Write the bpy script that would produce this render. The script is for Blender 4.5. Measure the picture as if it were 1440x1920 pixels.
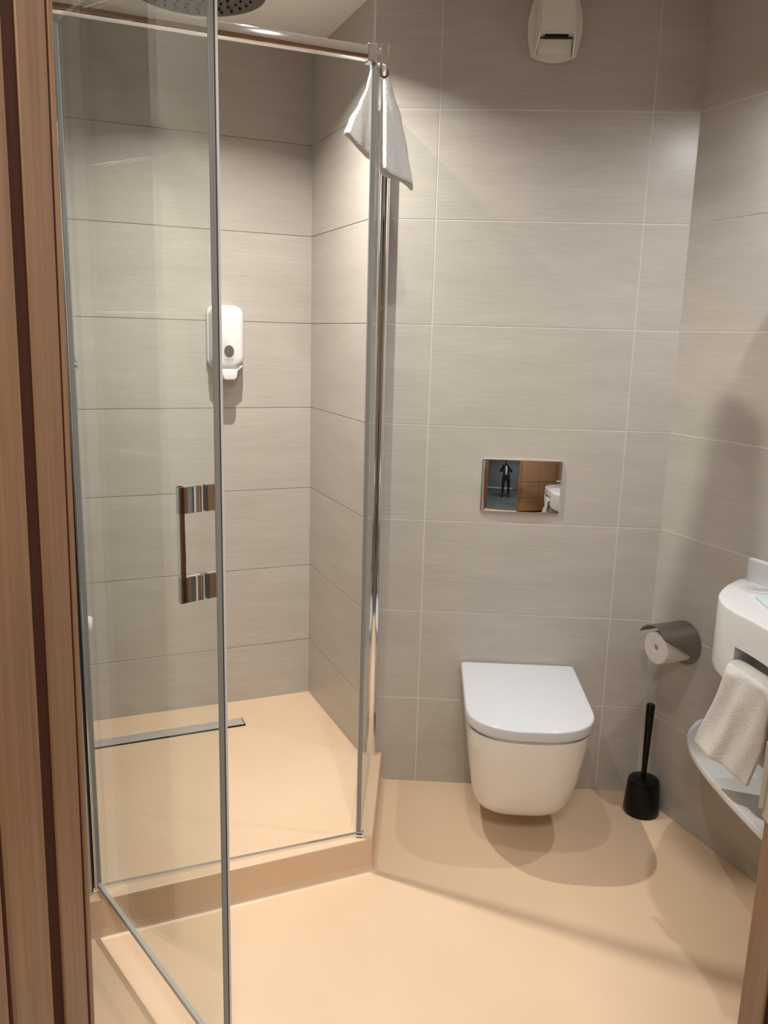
import bpy, bmesh, math, random
from mathutils import Vector, Matrix, noise
random.seed(7)
sc = bpy.context.scene
for o in list(bpy.data.objects): bpy.data.objects.remove(o)
C = sc.collection

# ------------------------------------------------------------------ camera
F_PX = 1557.0
cam_d = bpy.data.cameras.new('camera'); cam = bpy.data.objects.new('camera', cam_d); C.objects.link(cam)
sc.camera = cam
cam_d.sensor_fit = 'HORIZONTAL'; cam_d.sensor_width = 36.0; cam_d.lens = 36.0 * F_PX / 1440.0
cam_d.clip_start = 0.02
YAW, PITCH, ROLL = -0.0441, 0.2092, 0.0262
_f = Vector((math.sin(YAW)*math.cos(PITCH), math.cos(YAW)*math.cos(PITCH), -math.sin(PITCH)))
_r = Vector((math.cos(YAW), -math.sin(YAW), 0)); _u = _r.cross(_f)
_r2 = math.cos(ROLL)*_r + math.sin(ROLL)*_u; _u2 = -math.sin(ROLL)*_r + math.cos(ROLL)*_u
M = Matrix((( _r2.x, _u2.x, -_f.x), (_r2.y, _u2.y, -_f.y), (_r2.z, _u2.z, -_f.z))).to_4x4()
M.translation = Vector((-0.0159, -2.5553, 1.4647))
cam.matrix_world = M

# ------------------------------------------------------------------ world, exposure
w = bpy.data.worlds.new('World'); sc.world = w; w.use_nodes = True
w.node_tree.nodes['Background'].inputs[0].default_value = (1.0, 0.95, 0.88, 1)
w.node_tree.nodes['Background'].inputs[1].default_value = 0.05
vs = sc.view_settings
vs.view_transform = 'Standard'; vs.look = 'None'; vs.gamma = 1.0; vs.use_curve_mapping = False
vs.exposure = -0.09

# lamp powers (the lamps themselves are built with their fixtures below)
WARM = (1.0, 0.945, 0.875)      # shower bulb and the added hall fill panel
NEUTRAL = (0.985, 0.985, 1.0)   # bathroom and mirror bulbs
P_MAIN, P_SHOWER, P_MIRROR, P_HALL_FILL = 4.9, 21.0, 6.4, 35.0

# ------------------------------------------------------------------ geometry frames
A = 0.452
ca, sa = math.cos(A), math.sin(A)
DEP = Vector((sa, -ca, 0)); NRM = Vector((ca, sa, 0)); LEFT = Vector((-ca, -sa, 0))
S0 = Vector((-0.4318, 0.5006, 0)); RC = Vector((0.733, 0, 0))
HINGE = Vector((-0.783, -0.7625, 0)); HW = HINGE + LEFT*0.062
R_SIDE = A - math.pi/2          # frame whose x runs toward the camera along the side walls, y into the wall
BACKLEN = (HW - S0).dot(LEFT)
CEIL = 2.4
YD = -1.60                       # bathroom face of the door wall

# ------------------------------------------------------------------ helpers
def obj(name, bm, mat, parent=None, loc=None, rz=0.0, smooth=None, bevel=0):
    me = bpy.data.meshes.new(name)
    bmesh.ops.recalc_face_normals(bm, faces=bm.faces[:])
    if smooth is not None:
        for f in bm.faces: f.smooth = True
        for e in bm.edges:
            if len(e.link_faces) == 2 and e.calc_face_angle(0) > smooth: e.smooth = False
    bm.to_mesh(me); bm.free()
    o = bpy.data.objects.new(name, me); C.objects.link(o)
    if mat: me.materials.append(mat)
    if parent: o.parent = parent
    if loc is not None: o.location = loc
    o.rotation_euler.z = rz
    return o
def tag(o, label, cat, group=None):
    o['label'] = label; o['category'] = cat
    if group: o['group'] = group
    return o
def thing(name, label, cat, loc=(0,0,0), rz=0.0, group=None):
    o = bpy.data.objects.new(name, None); C.objects.link(o); o.empty_display_size = 0.05
    o.location = loc; o.rotation_euler.z = rz
    return tag(o, label, cat, group)
def struct(o):
    o['kind'] = 'structure'; return o
def new(): return bmesh.new()
def box(bm, x0, x1, y0, y1, z0, z1, bev=0.0, seg=2):
    vs_ = [bm.verts.new((x, y, z)) for z in (z0, z1) for y in (y0, y1) for x in (x0, x1)]
    fs = [(0,2,3,1),(4,5,7,6),(0,1,5,4),(2,6,7,3),(0,4,6,2),(1,3,7,5)]
    F = [bm.faces.new([vs_[i] for i in f]) for f in fs]
    if bev > 0:
        es = list({e for f in F for e in f.edges})
        bmesh.ops.bevel(bm, geom=es, offset=bev, segments=seg, affect='EDGES', profile=0.5)
    return vs_
def tube(bm, p0, p1, r0, r1=None, seg=24, cap=True):
    r1 = r0 if r1 is None else r1
    p0, p1 = Vector(p0), Vector(p1); d = (p1-p0).normalized()
    a = d.orthogonal().normalized(); b = d.cross(a)
    R = []
    for p, r in ((p0, r0), (p1, r1)):
        R.append([bm.verts.new(p + (a*math.cos(t)+b*math.sin(t))*r) for t in [2*math.pi*i/seg for i in range(seg)]])
    for i in range(seg):
        j = (i+1) % seg
        bm.faces.new((R[0][i], R[0][j], R[1][j], R[1][i]))
    if cap: bm.faces.new(R[0][::-1]); bm.faces.new(R[1])
def lathe(bm, prof, seg=32, c=(0,0), close=False):
    rings = []
    for r, z in prof:
        if r < 1e-6: rings.append([bm.verts.new((c[0], c[1], z))])
        else: rings.append([bm.verts.new((c[0]+r*math.cos(2*math.pi*i/seg), c[1]+r*math.sin(2*math.pi*i/seg), z)) for i in range(seg)])
    for k in range(len(rings)-1):
        a, b = rings[k], rings[k+1]
        for i in range(seg):
            j = (i+1) % seg
            if len(a) == 1 and len(b) == 1: continue
            if len(a) == 1: bm.faces.new((a[0], b[j], b[i]))
            elif len(b) == 1: bm.faces.new((a[i], a[j], b[0]))
            else: bm.faces.new((a[i], a[j], b[j], b[i]))
def offset_poly(pts, d):
    n = len(pts); out = []
    ar = sum(pts[i][0]*pts[(i+1)%n][1]-pts[(i+1)%n][0]*pts[i][1] for i in range(n))
    s = 1 if ar > 0 else -1
    for i in range(n):
        p0, p1, p2 = Vector(pts[i-1]), Vector(pts[i]), Vector(pts[(i+1) % n])
        e1 = (p1-p0).normalized(); e2 = (p2-p1).normalized()
        n1 = Vector((-e1.y, e1.x)); n2 = Vector((-e2.y, e2.x)); m = (n1+n2)
        if m.length < 1e-6: m = n1
        m.normalize(); k = max(0.5, m.dot(n1))
        out.append(p1 + m*(s*d/k))
    return [(v.x, v.y) for v in out]
def loft(bm, rings, caps=True):
    V = [[bm.verts.new(p) for p in r] for r in rings]
    n = len(V[0])
    for a, b in zip(V, V[1:]):
        for i in range(n):
            j = (i+1) % n
            bm.faces.new((a[i], a[j], b[j], b[i]))
    if caps: bm.faces.new(V[0][::-1]); bm.faces.new(V[-1])
    return V
def prism(bm, pts, z0, z1, bev=0.0, seg=3, top_only=False, ax='z'):
    def P(p, z):
        return (p[0], p[1], z) if ax == 'z' else ((p[0], z, p[1]) if ax == 'y' else (z, p[0], p[1]))
    rings = []
    if bev > 0:
        lv = []
        for k in range(seg+1):
            t = (math.pi/2)*k/seg
            lv.append((bev*(1-math.sin(t)), bev*(1-math.cos(t))))
        if top_only: rings.append([P(p, z0) for p in pts])
        else:
            for ins, h in lv: rings.append([P(p, z0+h) for p in (offset_poly(pts, ins) if ins > 1e-7 else pts)])
        for ins, h in lv[::-1]: rings.append([P(p, z1-h) for p in (offset_poly(pts, ins) if ins > 1e-7 else pts)])
    else: rings = [[P(p, z0) for p in pts], [P(p, z1) for p in pts]]
    return loft(bm, rings)
def arc(cx, cy, r, a0, a1, n, ry=None):
    ry = r if ry is None else ry
    return [(cx+r*math.cos(a0+(a1-a0)*i/n), cy+ry*math.sin(a0+(a1-a0)*i/n)) for i in range(n+1)]
def rrect(x0, x1, y0, y1, r, n=5):
    return (arc(x1-r, y1-r, r, 0, math.pi/2, n) + arc(x0+r, y1-r, r, math.pi/2, math.pi, n)
            + arc(x0+r, y0+r, r, math.pi, 1.5*math.pi, n) + arc(x1-r, y0+r, r, 1.5*math.pi, 2*math.pi, n))

# ------------------------------------------------------------------ materials
def mat(name, col, rough=0.5, metal=0.0, spec=0.5, coat=0.0, coat_r=0.05):
    m = bpy.data.materials.new(name); m.use_nodes = True
    b = m.node_tree.nodes['Principled BSDF']
    b.inputs['Base Color'].default_value = (*col, 1); b.inputs['Roughness'].default_value = rough
    b.inputs['Metallic'].default_value = metal; b.inputs['Specular IOR Level'].default_value = spec
    b.inputs['Coat Weight'].default_value = coat; b.inputs['Coat Roughness'].default_value = coat_r
    return m
def nodes(m):
    nt = m.node_tree; return nt, nt.nodes, nt.links, nt.nodes['Principled BSDF']
def noisy(name, c1, c2, scale=(1,1,1), nscale=5.0, detail=4.0, rough=0.5, bump=0.0, bscale=None, spec=0.5, perobj=False,
          c3=None, scale2=None, metal=0.0, lo=0.3, hi=0.7):
    m = mat(name, c1, rough, metal, spec); nt, N, L, b = nodes(m)
    tc = N.new('ShaderNodeTexCoord'); mp = N.new('ShaderNodeMapping'); mp.inputs['Scale'].default_value = scale
    src = tc.outputs['Object']
    if perobj:
        oi = N.new('ShaderNodeObjectInfo'); ad = N.new('ShaderNodeVectorMath'); ad.operation = 'MULTIPLY_ADD'
        cmb = N.new('ShaderNodeCombineXYZ')
        for k in range(3): L.new(oi.outputs['Random'], cmb.inputs[k])
        ad.inputs[1].default_value = (17.0, 23.0, 31.0)
        L.new(cmb.outputs[0], ad.inputs[0]); L.new(src, ad.inputs[2]); src = ad.outputs[0]
    L.new(src, mp.inputs['Vector'])
    nz = N.new('ShaderNodeTexNoise'); nz.inputs['Scale'].default_value = nscale; nz.inputs['Detail'].default_value = detail
    L.new(mp.outputs[0], nz.inputs['Vector'])
    cr = N.new('ShaderNodeValToRGB'); cr.color_ramp.elements[0].color = (*c1, 1); cr.color_ramp.elements[1].color = (*c2, 1)
    cr.color_ramp.elements[0].position = lo; cr.color_ramp.elements[1].position = hi
    L.new(nz.outputs['Fac'], cr.inputs[0]); colout = cr.outputs[0]
    if scale2:
        mp2 = N.new('ShaderNodeMapping'); mp2.inputs['Scale'].default_value = scale2; L.new(src, mp2.inputs['Vector'])
        n2 = N.new('ShaderNodeTexNoise'); n2.inputs['Scale'].default_value = 1.0; n2.inputs['Detail'].default_value = 3.0
        L.new(mp2.outputs[0], n2.inputs['Vector'])
        c2r = N.new('ShaderNodeValToRGB'); c2r.color_ramp.elements[0].position = 0.3; c2r.color_ramp.elements[1].position = 0.72
        c2r.color_ramp.elements[0].color = (*c3, 1); c2r.color_ramp.elements[1].color = (1, 1, 1, 1)
        L.new(n2.outputs['Fac'], c2r.inputs[0])
        mx = N.new('ShaderNodeMix'); mx.data_type = 'RGBA'; mx.blend_type = 'MULTIPLY'; mx.inputs[0].default_value = 1.0
        L.new(colout, mx.inputs[6]); L.new(c2r.outputs[0], mx.inputs[7]); colout = mx.outputs[2]
    L.new(colout, b.inputs['Base Color'])
    if bump > 0:
        bp = N.new('ShaderNodeBump'); bp.inputs['Strength'].default_value = bump; bp.inputs['Distance'].default_value = 0.002
        if bscale:
            nb_ = N.new('ShaderNodeTexNoise'); nb_.inputs['Scale'].default_value = bscale; nb_.inputs['Detail'].default_value = 3.0
            L.new(tc.outputs['Object'], nb_.inputs['Vector']); L.new(nb_.outputs['Fac'], bp.inputs['Height'])
        else: L.new(nz.outputs['Fac'], bp.inputs['Height'])
        L.new(bp.outputs[0], b.inputs['Normal'])
    return m
def glass_mat(name, tint, refl=1.0, f0=0.04):
    m = bpy.data.materials.new(name); m.use_nodes = True; nt = m.node_tree; N, L = nt.nodes, nt.links
    N.remove(N['Principled BSDF'])
    out = N['Material Output']
    tr = N.new('ShaderNodeBsdfTransparent'); tr.inputs[0].default_value = (*tint, 1)
    gl = N.new('ShaderNodeBsdfGlossy'); gl.inputs['Roughness'].default_value = 0.0; gl.inputs['Color'].default_value = (0.95, 0.97, 0.96, 1)
    lw = N.new('ShaderNodeLayerWeight'); lw.inputs['Blend'].default_value = 0.5
    pw = N.new('ShaderNodeMath'); pw.operation = 'POWER'; pw.inputs[1].default_value = 5.0
    ma = N.new('ShaderNodeMath'); ma.operation = 'MULTIPLY_ADD'; ma.inputs[1].default_value = (1-f0)*refl; ma.inputs[2].default_value = f0*refl
    mx = N.new('ShaderNodeMixShader')
    L.new(lw.outputs['Facing'], pw.inputs[0]); L.new(pw.outputs[0], ma.inputs[0]); L.new(ma.outputs[0], mx.inputs[0])
    L.new(tr.outputs[0], mx.inputs[1]); L.new(gl.outputs[0], mx.inputs[2]); L.new(mx.outputs[0], out.inputs[0])
    return m

TILE = noisy('grey_linen_tile', (0.49, 0.455, 0.41), (0.545, 0.51, 0.465), scale=(7, 7, 130), nscale=1.5, detail=7, rough=0.30,
             bump=0.06, perobj=True, c3=(0.91, 0.905, 0.895), scale2=(3.0, 3.0, 16.0), spec=0.3)
GROUT_L = noisy('pale_grout', (0.74, 0.70, 0.63), (0.80, 0.76, 0.69), nscale=40, rough=0.8)
GROUT_D = noisy('dark_grout', (0.20, 0.17, 0.13), (0.27, 0.23, 0.18), nscale=40, rough=0.8)
RESIN = noisy('beige_resin_floor', (0.725, 0.53, 0.36), (0.765, 0.57, 0.395), nscale=3.0, rough=0.42, bump=0.03, bscale=220, spec=0.4)
PAINT = noisy('white_ceiling_paint', (0.84, 0.81, 0.77), (0.86, 0.83, 0.79), nscale=8, rough=0.85)
PAINT_G = noisy('grey_hall_paint', (0.20, 0.22, 0.25), (0.23, 0.25, 0.28), nscale=6, rough=0.8)
CARPET = noisy('grey_hall_carpet', (0.07, 0.085, 0.09), (0.12, 0.135, 0.14), nscale=90, rough=0.95, bump=0.4)
WOOD = noisy('walnut_wood', (0.25, 0.125, 0.058), (0.34, 0.185, 0.093), scale=(38, 38, 1.6), nscale=2.0, detail=6, rough=0.45, bump=0.05,
             c3=(0.86, 0.82, 0.78), scale2=(120, 120, 3))
WOOD_D = noisy('dark_walnut_shade', (0.050, 0.014, 0.006), (0.070, 0.021, 0.009), scale=(38, 38, 1.6), nscale=2.0, detail=6, rough=0.8, spec=0.15)  # holds the recess shade of the jamb rebates in its colour
OAK = noisy('oak_cabinet_wood', (0.27, 0.155, 0.08), (0.33, 0.195, 0.105), scale=(18, 18, 1.2), nscale=2.0, detail=5, rough=0.4)
CERAMIC = mat('white_ceramic', (0.86, 0.85, 0.835), 0.12, spec=0.5, coat=0.3)
LIDMAT = mat('white_lid_plastic', (0.63, 0.645, 0.68), 0.14, spec=0.5)
PLASTIC = mat('white_plastic', (0.74, 0.735, 0.73), 0.28)
IVORY = mat('ivory_plastic', (0.76, 0.72, 0.65), 0.42)
SOLID = noisy('white_solid_surface', (0.71, 0.71, 0.715), (0.74, 0.74, 0.745), nscale=6, rough=0.24)
CHROME = mat('chrome', (0.86, 0.86, 0.87), 0.05, 1.0)
CHROME_M = mat('polished_chrome_plate', (0.80, 0.80, 0.80), 0.015, 1.0)
STEEL = noisy('brushed_steel', (0.62, 0.61, 0.60), (0.74, 0.73, 0.71), scale=(3, 120, 120), nscale=2, rough=0.42, metal=0.6)
STEEL_D = noisy('dark_brushed_steel', (0.30, 0.27, 0.25), (0.37, 0.34, 0.31), scale=(3, 3, 90), nscale=2, rough=0.36, metal=1.0)
BRASS = mat('satin_nickel', (0.58, 0.50, 0.38), 0.5, 0.4)
BLACK = mat('black_plastic', (0.0025, 0.0025, 0.003), 0.3, spec=0.25)
BLACK_M = mat('black_void', (0.006, 0.006, 0.006), 0.9)
DARKRUB = mat('dark_rubber', (0.05, 0.045, 0.04), 0.6)
SEAL = mat('grey_seal_plastic', (0.29, 0.278, 0.258), 0.4)
SEAL_L = mat('pale_seal_plastic', (0.54, 0.53, 0.51), 0.3)
TERRY = noisy('white_terry', (0.62, 0.595, 0.57), (0.74, 0.715, 0.69), nscale=260, rough=0.95, bump=1.0, spec=0.1)
TISSUE = noisy('tissue_paper', (0.76, 0.72, 0.66), (0.82, 0.78, 0.72), nscale=60, rough=0.95, spec=0.1)
SEAL_W = mat('white_seal_plastic', (0.76, 0.75, 0.73), 0.3)
GREYDISC = mat('grey_window', (0.13, 0.115, 0.10), 0.25)
GREYTXT = mat('grey_print', (0.36, 0.34, 0.32), 0.5)
GLASS = glass_mat('shower_glass', (0.955, 0.972, 0.960))
GLASS_E = mat('glass_edge_green', (0.10, 0.135, 0.12), 0.12)
TUMBLER = bpy.data.materials.new('tumbler_glass'); TUMBLER = glass_mat('tumbler_glass', (0.975, 0.975, 0.975), refl=0.8, f0=0.035)
PACKET = noisy('pale_blue_packet', (0.50, 0.62, 0.66), (0.72, 0.80, 0.82), nscale=25, rough=0.2)
def emit(name, col, s):
    m = bpy.data.materials.new(name); m.use_nodes = True; b = m.node_tree.nodes['Principled BSDF']
    b.inputs['Base Color'].default_value = (0.8, 0.8, 0.8, 1)
    b.inputs['Emission Color'].default_value = (*col, 1); b.inputs['Emission Strength'].default_value = s
    return m
LAMP = emit('lamp_face', WARM, 40.0)

# ------------------------------------------------------------------ floor, ceiling
bm = new(); box(bm, -1.5, 1.9, YD-0.12, 0.85, -0.05, 0.0)
fl = struct(obj('floor', bm, RESIN))
bm = new(); box(bm, -2.2, 2.6, -4.9, YD-0.12, -0.05, 0.0)
struct(obj('floor', bm, CARPET))
bm = new(); box(bm, -2.2, 2.6, -4.9, 0.9, CEIL, CEIL+0.05)
struct(obj('ceiling', bm, PAINT))

# ------------------------------------------------------------------ tiled walls: grout backing + one object per tile
GAP = 0.0028
_tile_cache = {}
def tiled_wall(name, origin, rz, x0, x1, xj, zj, grout, tilemat=TILE, gap=GAP, thick=0.10):
    bm = new(); box(bm, x0, x1, 0.0012, thick, 0, CEIL)
    wl = struct(obj(name, bm, grout, None, origin, rz))
    xs = [x0] + [x for x in xj if x0 < x < x1] + [x1]; zs = [0.0] + zj + [CEIL]
    for i in range(len(xs)-1):
        for k in range(len(zs)-1):
            a = xs[i] + (gap/2 if i > 0 else -0.0012); b = xs[i+1] - (gap/2 if i < len(xs)-2 else -0.0012)
            c = zs[k] + (gap/2 if k > 0 else 0.0); d = zs[k+1] - (gap/2 if k < len(zs)-2 else 0.0)
            key = (round(b-a, 4), round(d-c, 4), tilemat.name)
            if key not in _tile_cache:
                t = new(); hx, hz = (b-a)/2, (d-c)/2; e = 0.0005
                loft(t, [[(-hx,0.0012,-hz),(hx,0.0012,-hz),(hx,0.0012,hz),(-hx,0.0012,hz)],
                         [(-hx,e,-hz),(hx,e,-hz),(hx,e,hz),(-hx,e,hz)],
                         [(-hx+e,0,-hz+e),(hx-e,0,-hz+e),(hx-e,0,hz-e),(-hx+e,0,hz-e)]])
                bmesh.ops.recalc_face_normals(t, faces=t.faces[:])
                me = bpy.data.meshes.new('tile'); t.to_mesh(me); t.free(); me.materials.append(tilemat); _tile_cache[key] = me
            o = bpy.data.objects.new('tile', _tile_cache[key]); C.objects.link(o); o.parent = wl
            o.location = ((a+b)/2, 0, (c+d)/2)
    return wl
ROWS = [0.3*i for i in range(1, 8)]
tiled_wall('wall_back', (0, 0, 0), 0.0, -0.1888, 0.733, [0.0, 0.602], ROWS, GROUT_L)
tiled_wall('wall_right', RC, R_SIDE, 0.0, 1.90, [0.6, 1.2, 1.8], ROWS, GROUT_L)
tiled_wall('wall_shower_back', S0, A, -BACKLEN, 0.0, [], ROWS, GROUT_D, gap=0.0022)
tiled_wall('wall_shower_side', S0, R_SIDE, 0.0, S0.y/ca, [], ROWS, GROUT_D, gap=0.0022)
LWEND = (HW.y - YD)/ca
LW0 = HW + DEP*LWEND
LWLEN = LWEND + (S0 + LEFT*BACKLEN - HW).dot(-DEP)
tiled_wall('wall_left', LW0, R_SIDE + math.pi, 0.0, LWLEN, [LWLEN-0.6, LWLEN-1.2], ROWS, GROUT_L)
# metal edge trim on the outside corner
bm = new(); box(bm, -0.1925, -0.1865, -0.0025, 0.004, 0, CEIL, 0.0008)
struct(obj('trim_1', bm, STEEL))

# door wall (with opening) and door frame
XL, XR, HEADZ = -0.4305, 0.426, 2.12
bm = new(); box(bm, -2.2, XL-0.04, YD-0.20, YD, 0, CEIL); struct(obj('wall_front_left', bm, OAK))
bm = new(); box(bm, XR+0.04, 2.6, YD-0.20, YD, 0, CEIL); struct(obj('wall_front_right', bm, OAK))
bm = new(); box(bm, XL-0.04, XR+0.04, YD-0.20, YD, HEADZ+0.04, CEIL); struct(obj('wall_front_head', bm, OAK))
fr = bpy.data.objects.new('door_1', None); C.objects.link(fr); struct(fr); fr.location = (0, YD, 0)
def jamb(side, xface, segs):
    for nm, y0, y1, rec, m, bev in segs:
        bm = new()
        if side < 0:
            box(bm, xface-0.04, xface-rec, y0, y1, 0, HEADZ, bev)
            for v in bm.verts: v.co.x += (v.co.z-1.25)*0.0115      # the frame leans a hair
        else: box(bm, xface+rec, xface+0.04, y0, y1, 0, HEADZ, bev)
        obj(nm, bm, m, fr)
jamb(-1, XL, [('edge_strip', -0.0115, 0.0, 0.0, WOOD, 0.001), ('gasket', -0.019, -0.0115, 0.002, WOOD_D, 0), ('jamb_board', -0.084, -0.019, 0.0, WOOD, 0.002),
              ('rebate', -0.112, -0.084, 0.003, WOOD_D, 0.0), ('outer_jamb', -0.206, -0.112, 0.0, WOOD, 0.006),  # rebate is shallow, its shade comes from the dark colour
              ('gasket', -0.212, -0.206, 0.002, WOOD_D, 0), ('casing', -0.245, -0.212, 0.002, WOOD, 0.002)])
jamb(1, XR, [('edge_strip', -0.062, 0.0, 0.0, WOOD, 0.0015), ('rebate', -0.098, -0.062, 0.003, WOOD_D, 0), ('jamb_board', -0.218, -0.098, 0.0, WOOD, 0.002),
             ('casing', -0.245, -0.218, 0.002, WOOD, 0.002)])
bm = new(); box(bm, XL-0.04, XR+0.04, -0.245, 0.0, HEADZ, HEADZ+0.04, 0.002); obj('head_board', bm, WOOD, fr)
bm = new(); box(bm, XL-0.13, XL-0.04, -0.245, -0.20, 0, HEADZ+0.13, 0.002); obj('architrave', bm, WOOD, fr)
bm = new(); box(bm, XR+0.04, XR+0.13, -0.245, -0.20, 0, HEADZ+0.13, 0.002); obj('architrave', bm, WOOD, fr)
bm = new(); box(bm, XL-0.04, XR+0.04, -0.245, -0.20, HEADZ+0.04, HEADZ+0.13, 0.002); obj('architrave', bm, WOOD, fr)
# strike plate on the right jamb
st = thing('strike_plate', 'narrow satin metal strike plate on the right wooden door jamb', 'strike plate', (XR, YD, 0.89))
bm = new(); box(bm, -0.002, 0.0, -0.030, 0.004, 0.0, 0.11, 0.0008); obj('plate', bm, BRASS, st)
bm = new(); box(bm, -0.007, 0.001, 0.003, 0.006, 0.010, 0.100, 0.001); obj('lip', bm, BRASS, st)
bm = new(); box(bm, -0.0026, -0.0019, -0.026, -0.014, 0.018, 0.092); obj('latch_slot', bm, BLACK_M, st)

# ------------------------------------------------------------------ hall behind the camera (seen in the chrome)
bm = new(); box(bm, -2.2, 2.6, -4.9, -4.75, 0, CEIL); struct(obj('wall_hall_back', bm, PAINT_G))
bm = new(); box(bm, -2.2, -2.1, -4.75, YD-0.2, 0, CEIL); struct(obj('wall_hall_left', bm, PAINT_G))
bm = new(); box(bm, 2.5, 2.6, -4.75, YD-0.2, 0, CEIL); struct(obj('wall_hall_right', bm, PAINT_G))
bm = new(); box(bm, -2.1, 0.30, -4.75, -4.735, 0, 0.09, 0.002); struct(obj('baseboard_hall', bm, PAINT))
cb = thing('wall_cabinet', 'oak built-in cabinet with drawers beside the doorway inside the bathroom', 'cabinet', (XR+0.05, YD, 0))
bm = new(); box(bm, 0.0, 0.92, 0.0, 0.008, 0.0, 2.2); obj('carcass', bm, WOOD_D, cb)
for i in range(2):
    x0 = 0.004 + i*0.458
    bm = new(); box(bm, x0, x0+0.452, 0.008, 0.024, 0.87, 2.195, 0.002); d = obj('cabinet_door', bm, OAK, cb)
    for j in range(2):
        bm = new(); box(bm, x0, x0+0.452, 0.008, 0.024, 0.07+j*0.398, 0.462+j*0.398, 0.002); d = obj('drawer', bm, OAK, cb)
        bm = new(); tube(bm, (x0+0.13, 0.040, 0.40+j*0.398), (x0+0.32, 0.040, 0.40+j*0.398), 0.006); obj('handle', bm, CHROME, d)
# the photographer, standing behind the camera, seen only in the chrome
def skin(name, chain, edges, m, parent=None, root=0, sub=2):
    me = bpy.data.meshes.new(name); me.from_pydata([c[0] for c in chain], edges, [])
    o = bpy.data.objects.new(name, me); C.objects.link(o); me.materials.append(m)
    sk = o.modifiers.new('skin', 'SKIN'); sk.use_smooth_shade = True
    for k, c in enumerate(chain):
        r_ = c[1] if isinstance(c[1], tuple) else (c[1], c[1])
        me.skin_vertices[0].data[k].radius = r_
    me.skin_vertices[0].data[root].use_root = True
    su = o.modifiers.new('sub', 'SUBSURF'); su.levels = sub; su.render_levels = sub
    if parent: o.parent = parent
    return o
SKIN = mat('skin', (0.45, 0.27, 0.19), 0.5); NAVY = noisy('dark_jacket', (0.018, 0.018, 0.022), (0.03, 0.03, 0.035), nscale=40, rough=0.9)
HAIR = mat('dark_hair', (0.015, 0.012, 0.01), 0.6); SHIRT = noisy('white_shirt', (0.62, 0.62, 0.62), (0.7, 0.7, 0.7), nscale=30, rough=0.9)
pe = thing('person', 'person in dark jacket and trousers with white shirt holding up a phone', 'person', (-0.02, -3.02, 0))
body = [((0,0,0.94),(0.15,0.11)), ((0,0,1.10),(0.14,0.10)), ((0,0,1.30),(0.17,0.11)), ((0,0.0,1.40),(0.11,0.08)), ((0,0.01,1.47),0.055), ((0,0.03,1.53),0.06), ((0,0.04,1.60),(0.078,0.095)), ((0,0.03,1.67),(0.07,0.085)), ((0,0.03,1.71),0.04),
        ((-0.19,0,1.36),0.06), ((-0.23,0.10,1.13),0.048), ((-0.10,0.33,1.33),0.038), ((-0.065,0.40,1.41),0.034),
        ((0.19,0,1.36),0.06), ((0.23,0.10,1.13),0.048), ((0.10,0.33,1.33),0.038), ((0.065,0.40,1.41),0.034),
        ((-0.10,0,0.84),0.095), ((-0.12,0.01,0.48),0.062), ((-0.13,0.0,0.10),0.045), ((-0.14,0.15,0.04),0.038),
        ((0.10,0,0.84),0.095), ((0.12,0.01,0.48),0.062), ((0.13,0.0,0.10),0.045), ((0.14,0.15,0.04),0.038)]
bed = [(0,1),(1,2),(2,3),(3,4),(4,5),(5,6),(6,7),(7,8),(2,9),(9,10),(10,11),(11,12),(2,13),(13,14),(14,15),(15,16),(0,17),(17,18),(18,19),(19,20),(0,21),(21,22),(22,23),(23,24)]
skin('body', body, bed, NAVY, pe)
skin('face', [((0,0.055,1.535),0.05), ((0,0.065,1.60),(0.068,0.085)), ((0,0.055,1.655),(0.06,0.07))], [(0,1),(1,2)], SKIN, pe)
skin('hair', [((0,0.01,1.60),(0.08,0.085)), ((0,0.01,1.68),(0.08,0.095)), ((0,0.02,1.725),(0.05,0.06))], [(0,1),(1,2)], HAIR, pe)
skin('shirt', [((0,0.06,0.98),(0.055,0.06)), ((0,0.065,1.2),(0.045,0.055)), ((0,0.05,1.38),(0.03,0.045))], [(0,1),(1,2)], SHIRT, pe)
for s_ in (-1, 1):
    hnd = [((s_*0.068,0.395,1.405),0.026), ((s_*0.062,0.43,1.44),(0.030,0.016))]; he = [(0,1)]
    for q, (dz, ln) in enumerate(((0.028, 0.052), (0.010, 0.058), (-0.008, 0.054), (-0.024, 0.044))):
        k = len(hnd); hnd += [((s_*0.058,0.436,1.442+dz),0.0095), ((s_*0.052,0.418+0.03,1.445+dz+0.01),0.009), ((s_*(0.052-ln*0.6),0.452,1.447+dz+0.012),0.0075)]; he += [(1,k),(k,k+1),(k+1,k+2)]
    k = len(hnd); hnd += [((s_*0.055,0.41,1.43),0.0105), ((s_*0.036,0.418,1.452),0.0085)]; he += [(1,k),(k,k+1)]
    skin('hand', hnd, he, SKIN, pe, 0, 1)
ph = thing('phone', 'black phone held up in front of the person in the hall', 'phone', (-0.0159, -2.578, 1.462))
bm = new(); prism(bm, rrect(-0.037, 0.037, -0.075, 0.075, 0.010, 5), -0.004, 0.004, 0.001, ax='y'); obj('case', bm, BLACK, ph)
bm = new(); prism(bm, rrect(-0.034, 0.034, -0.072, 0.072, 0.008, 5), -0.0045, -0.0041, 0, ax='y'); obj('screen', bm, GREYDISC, ph)

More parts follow.
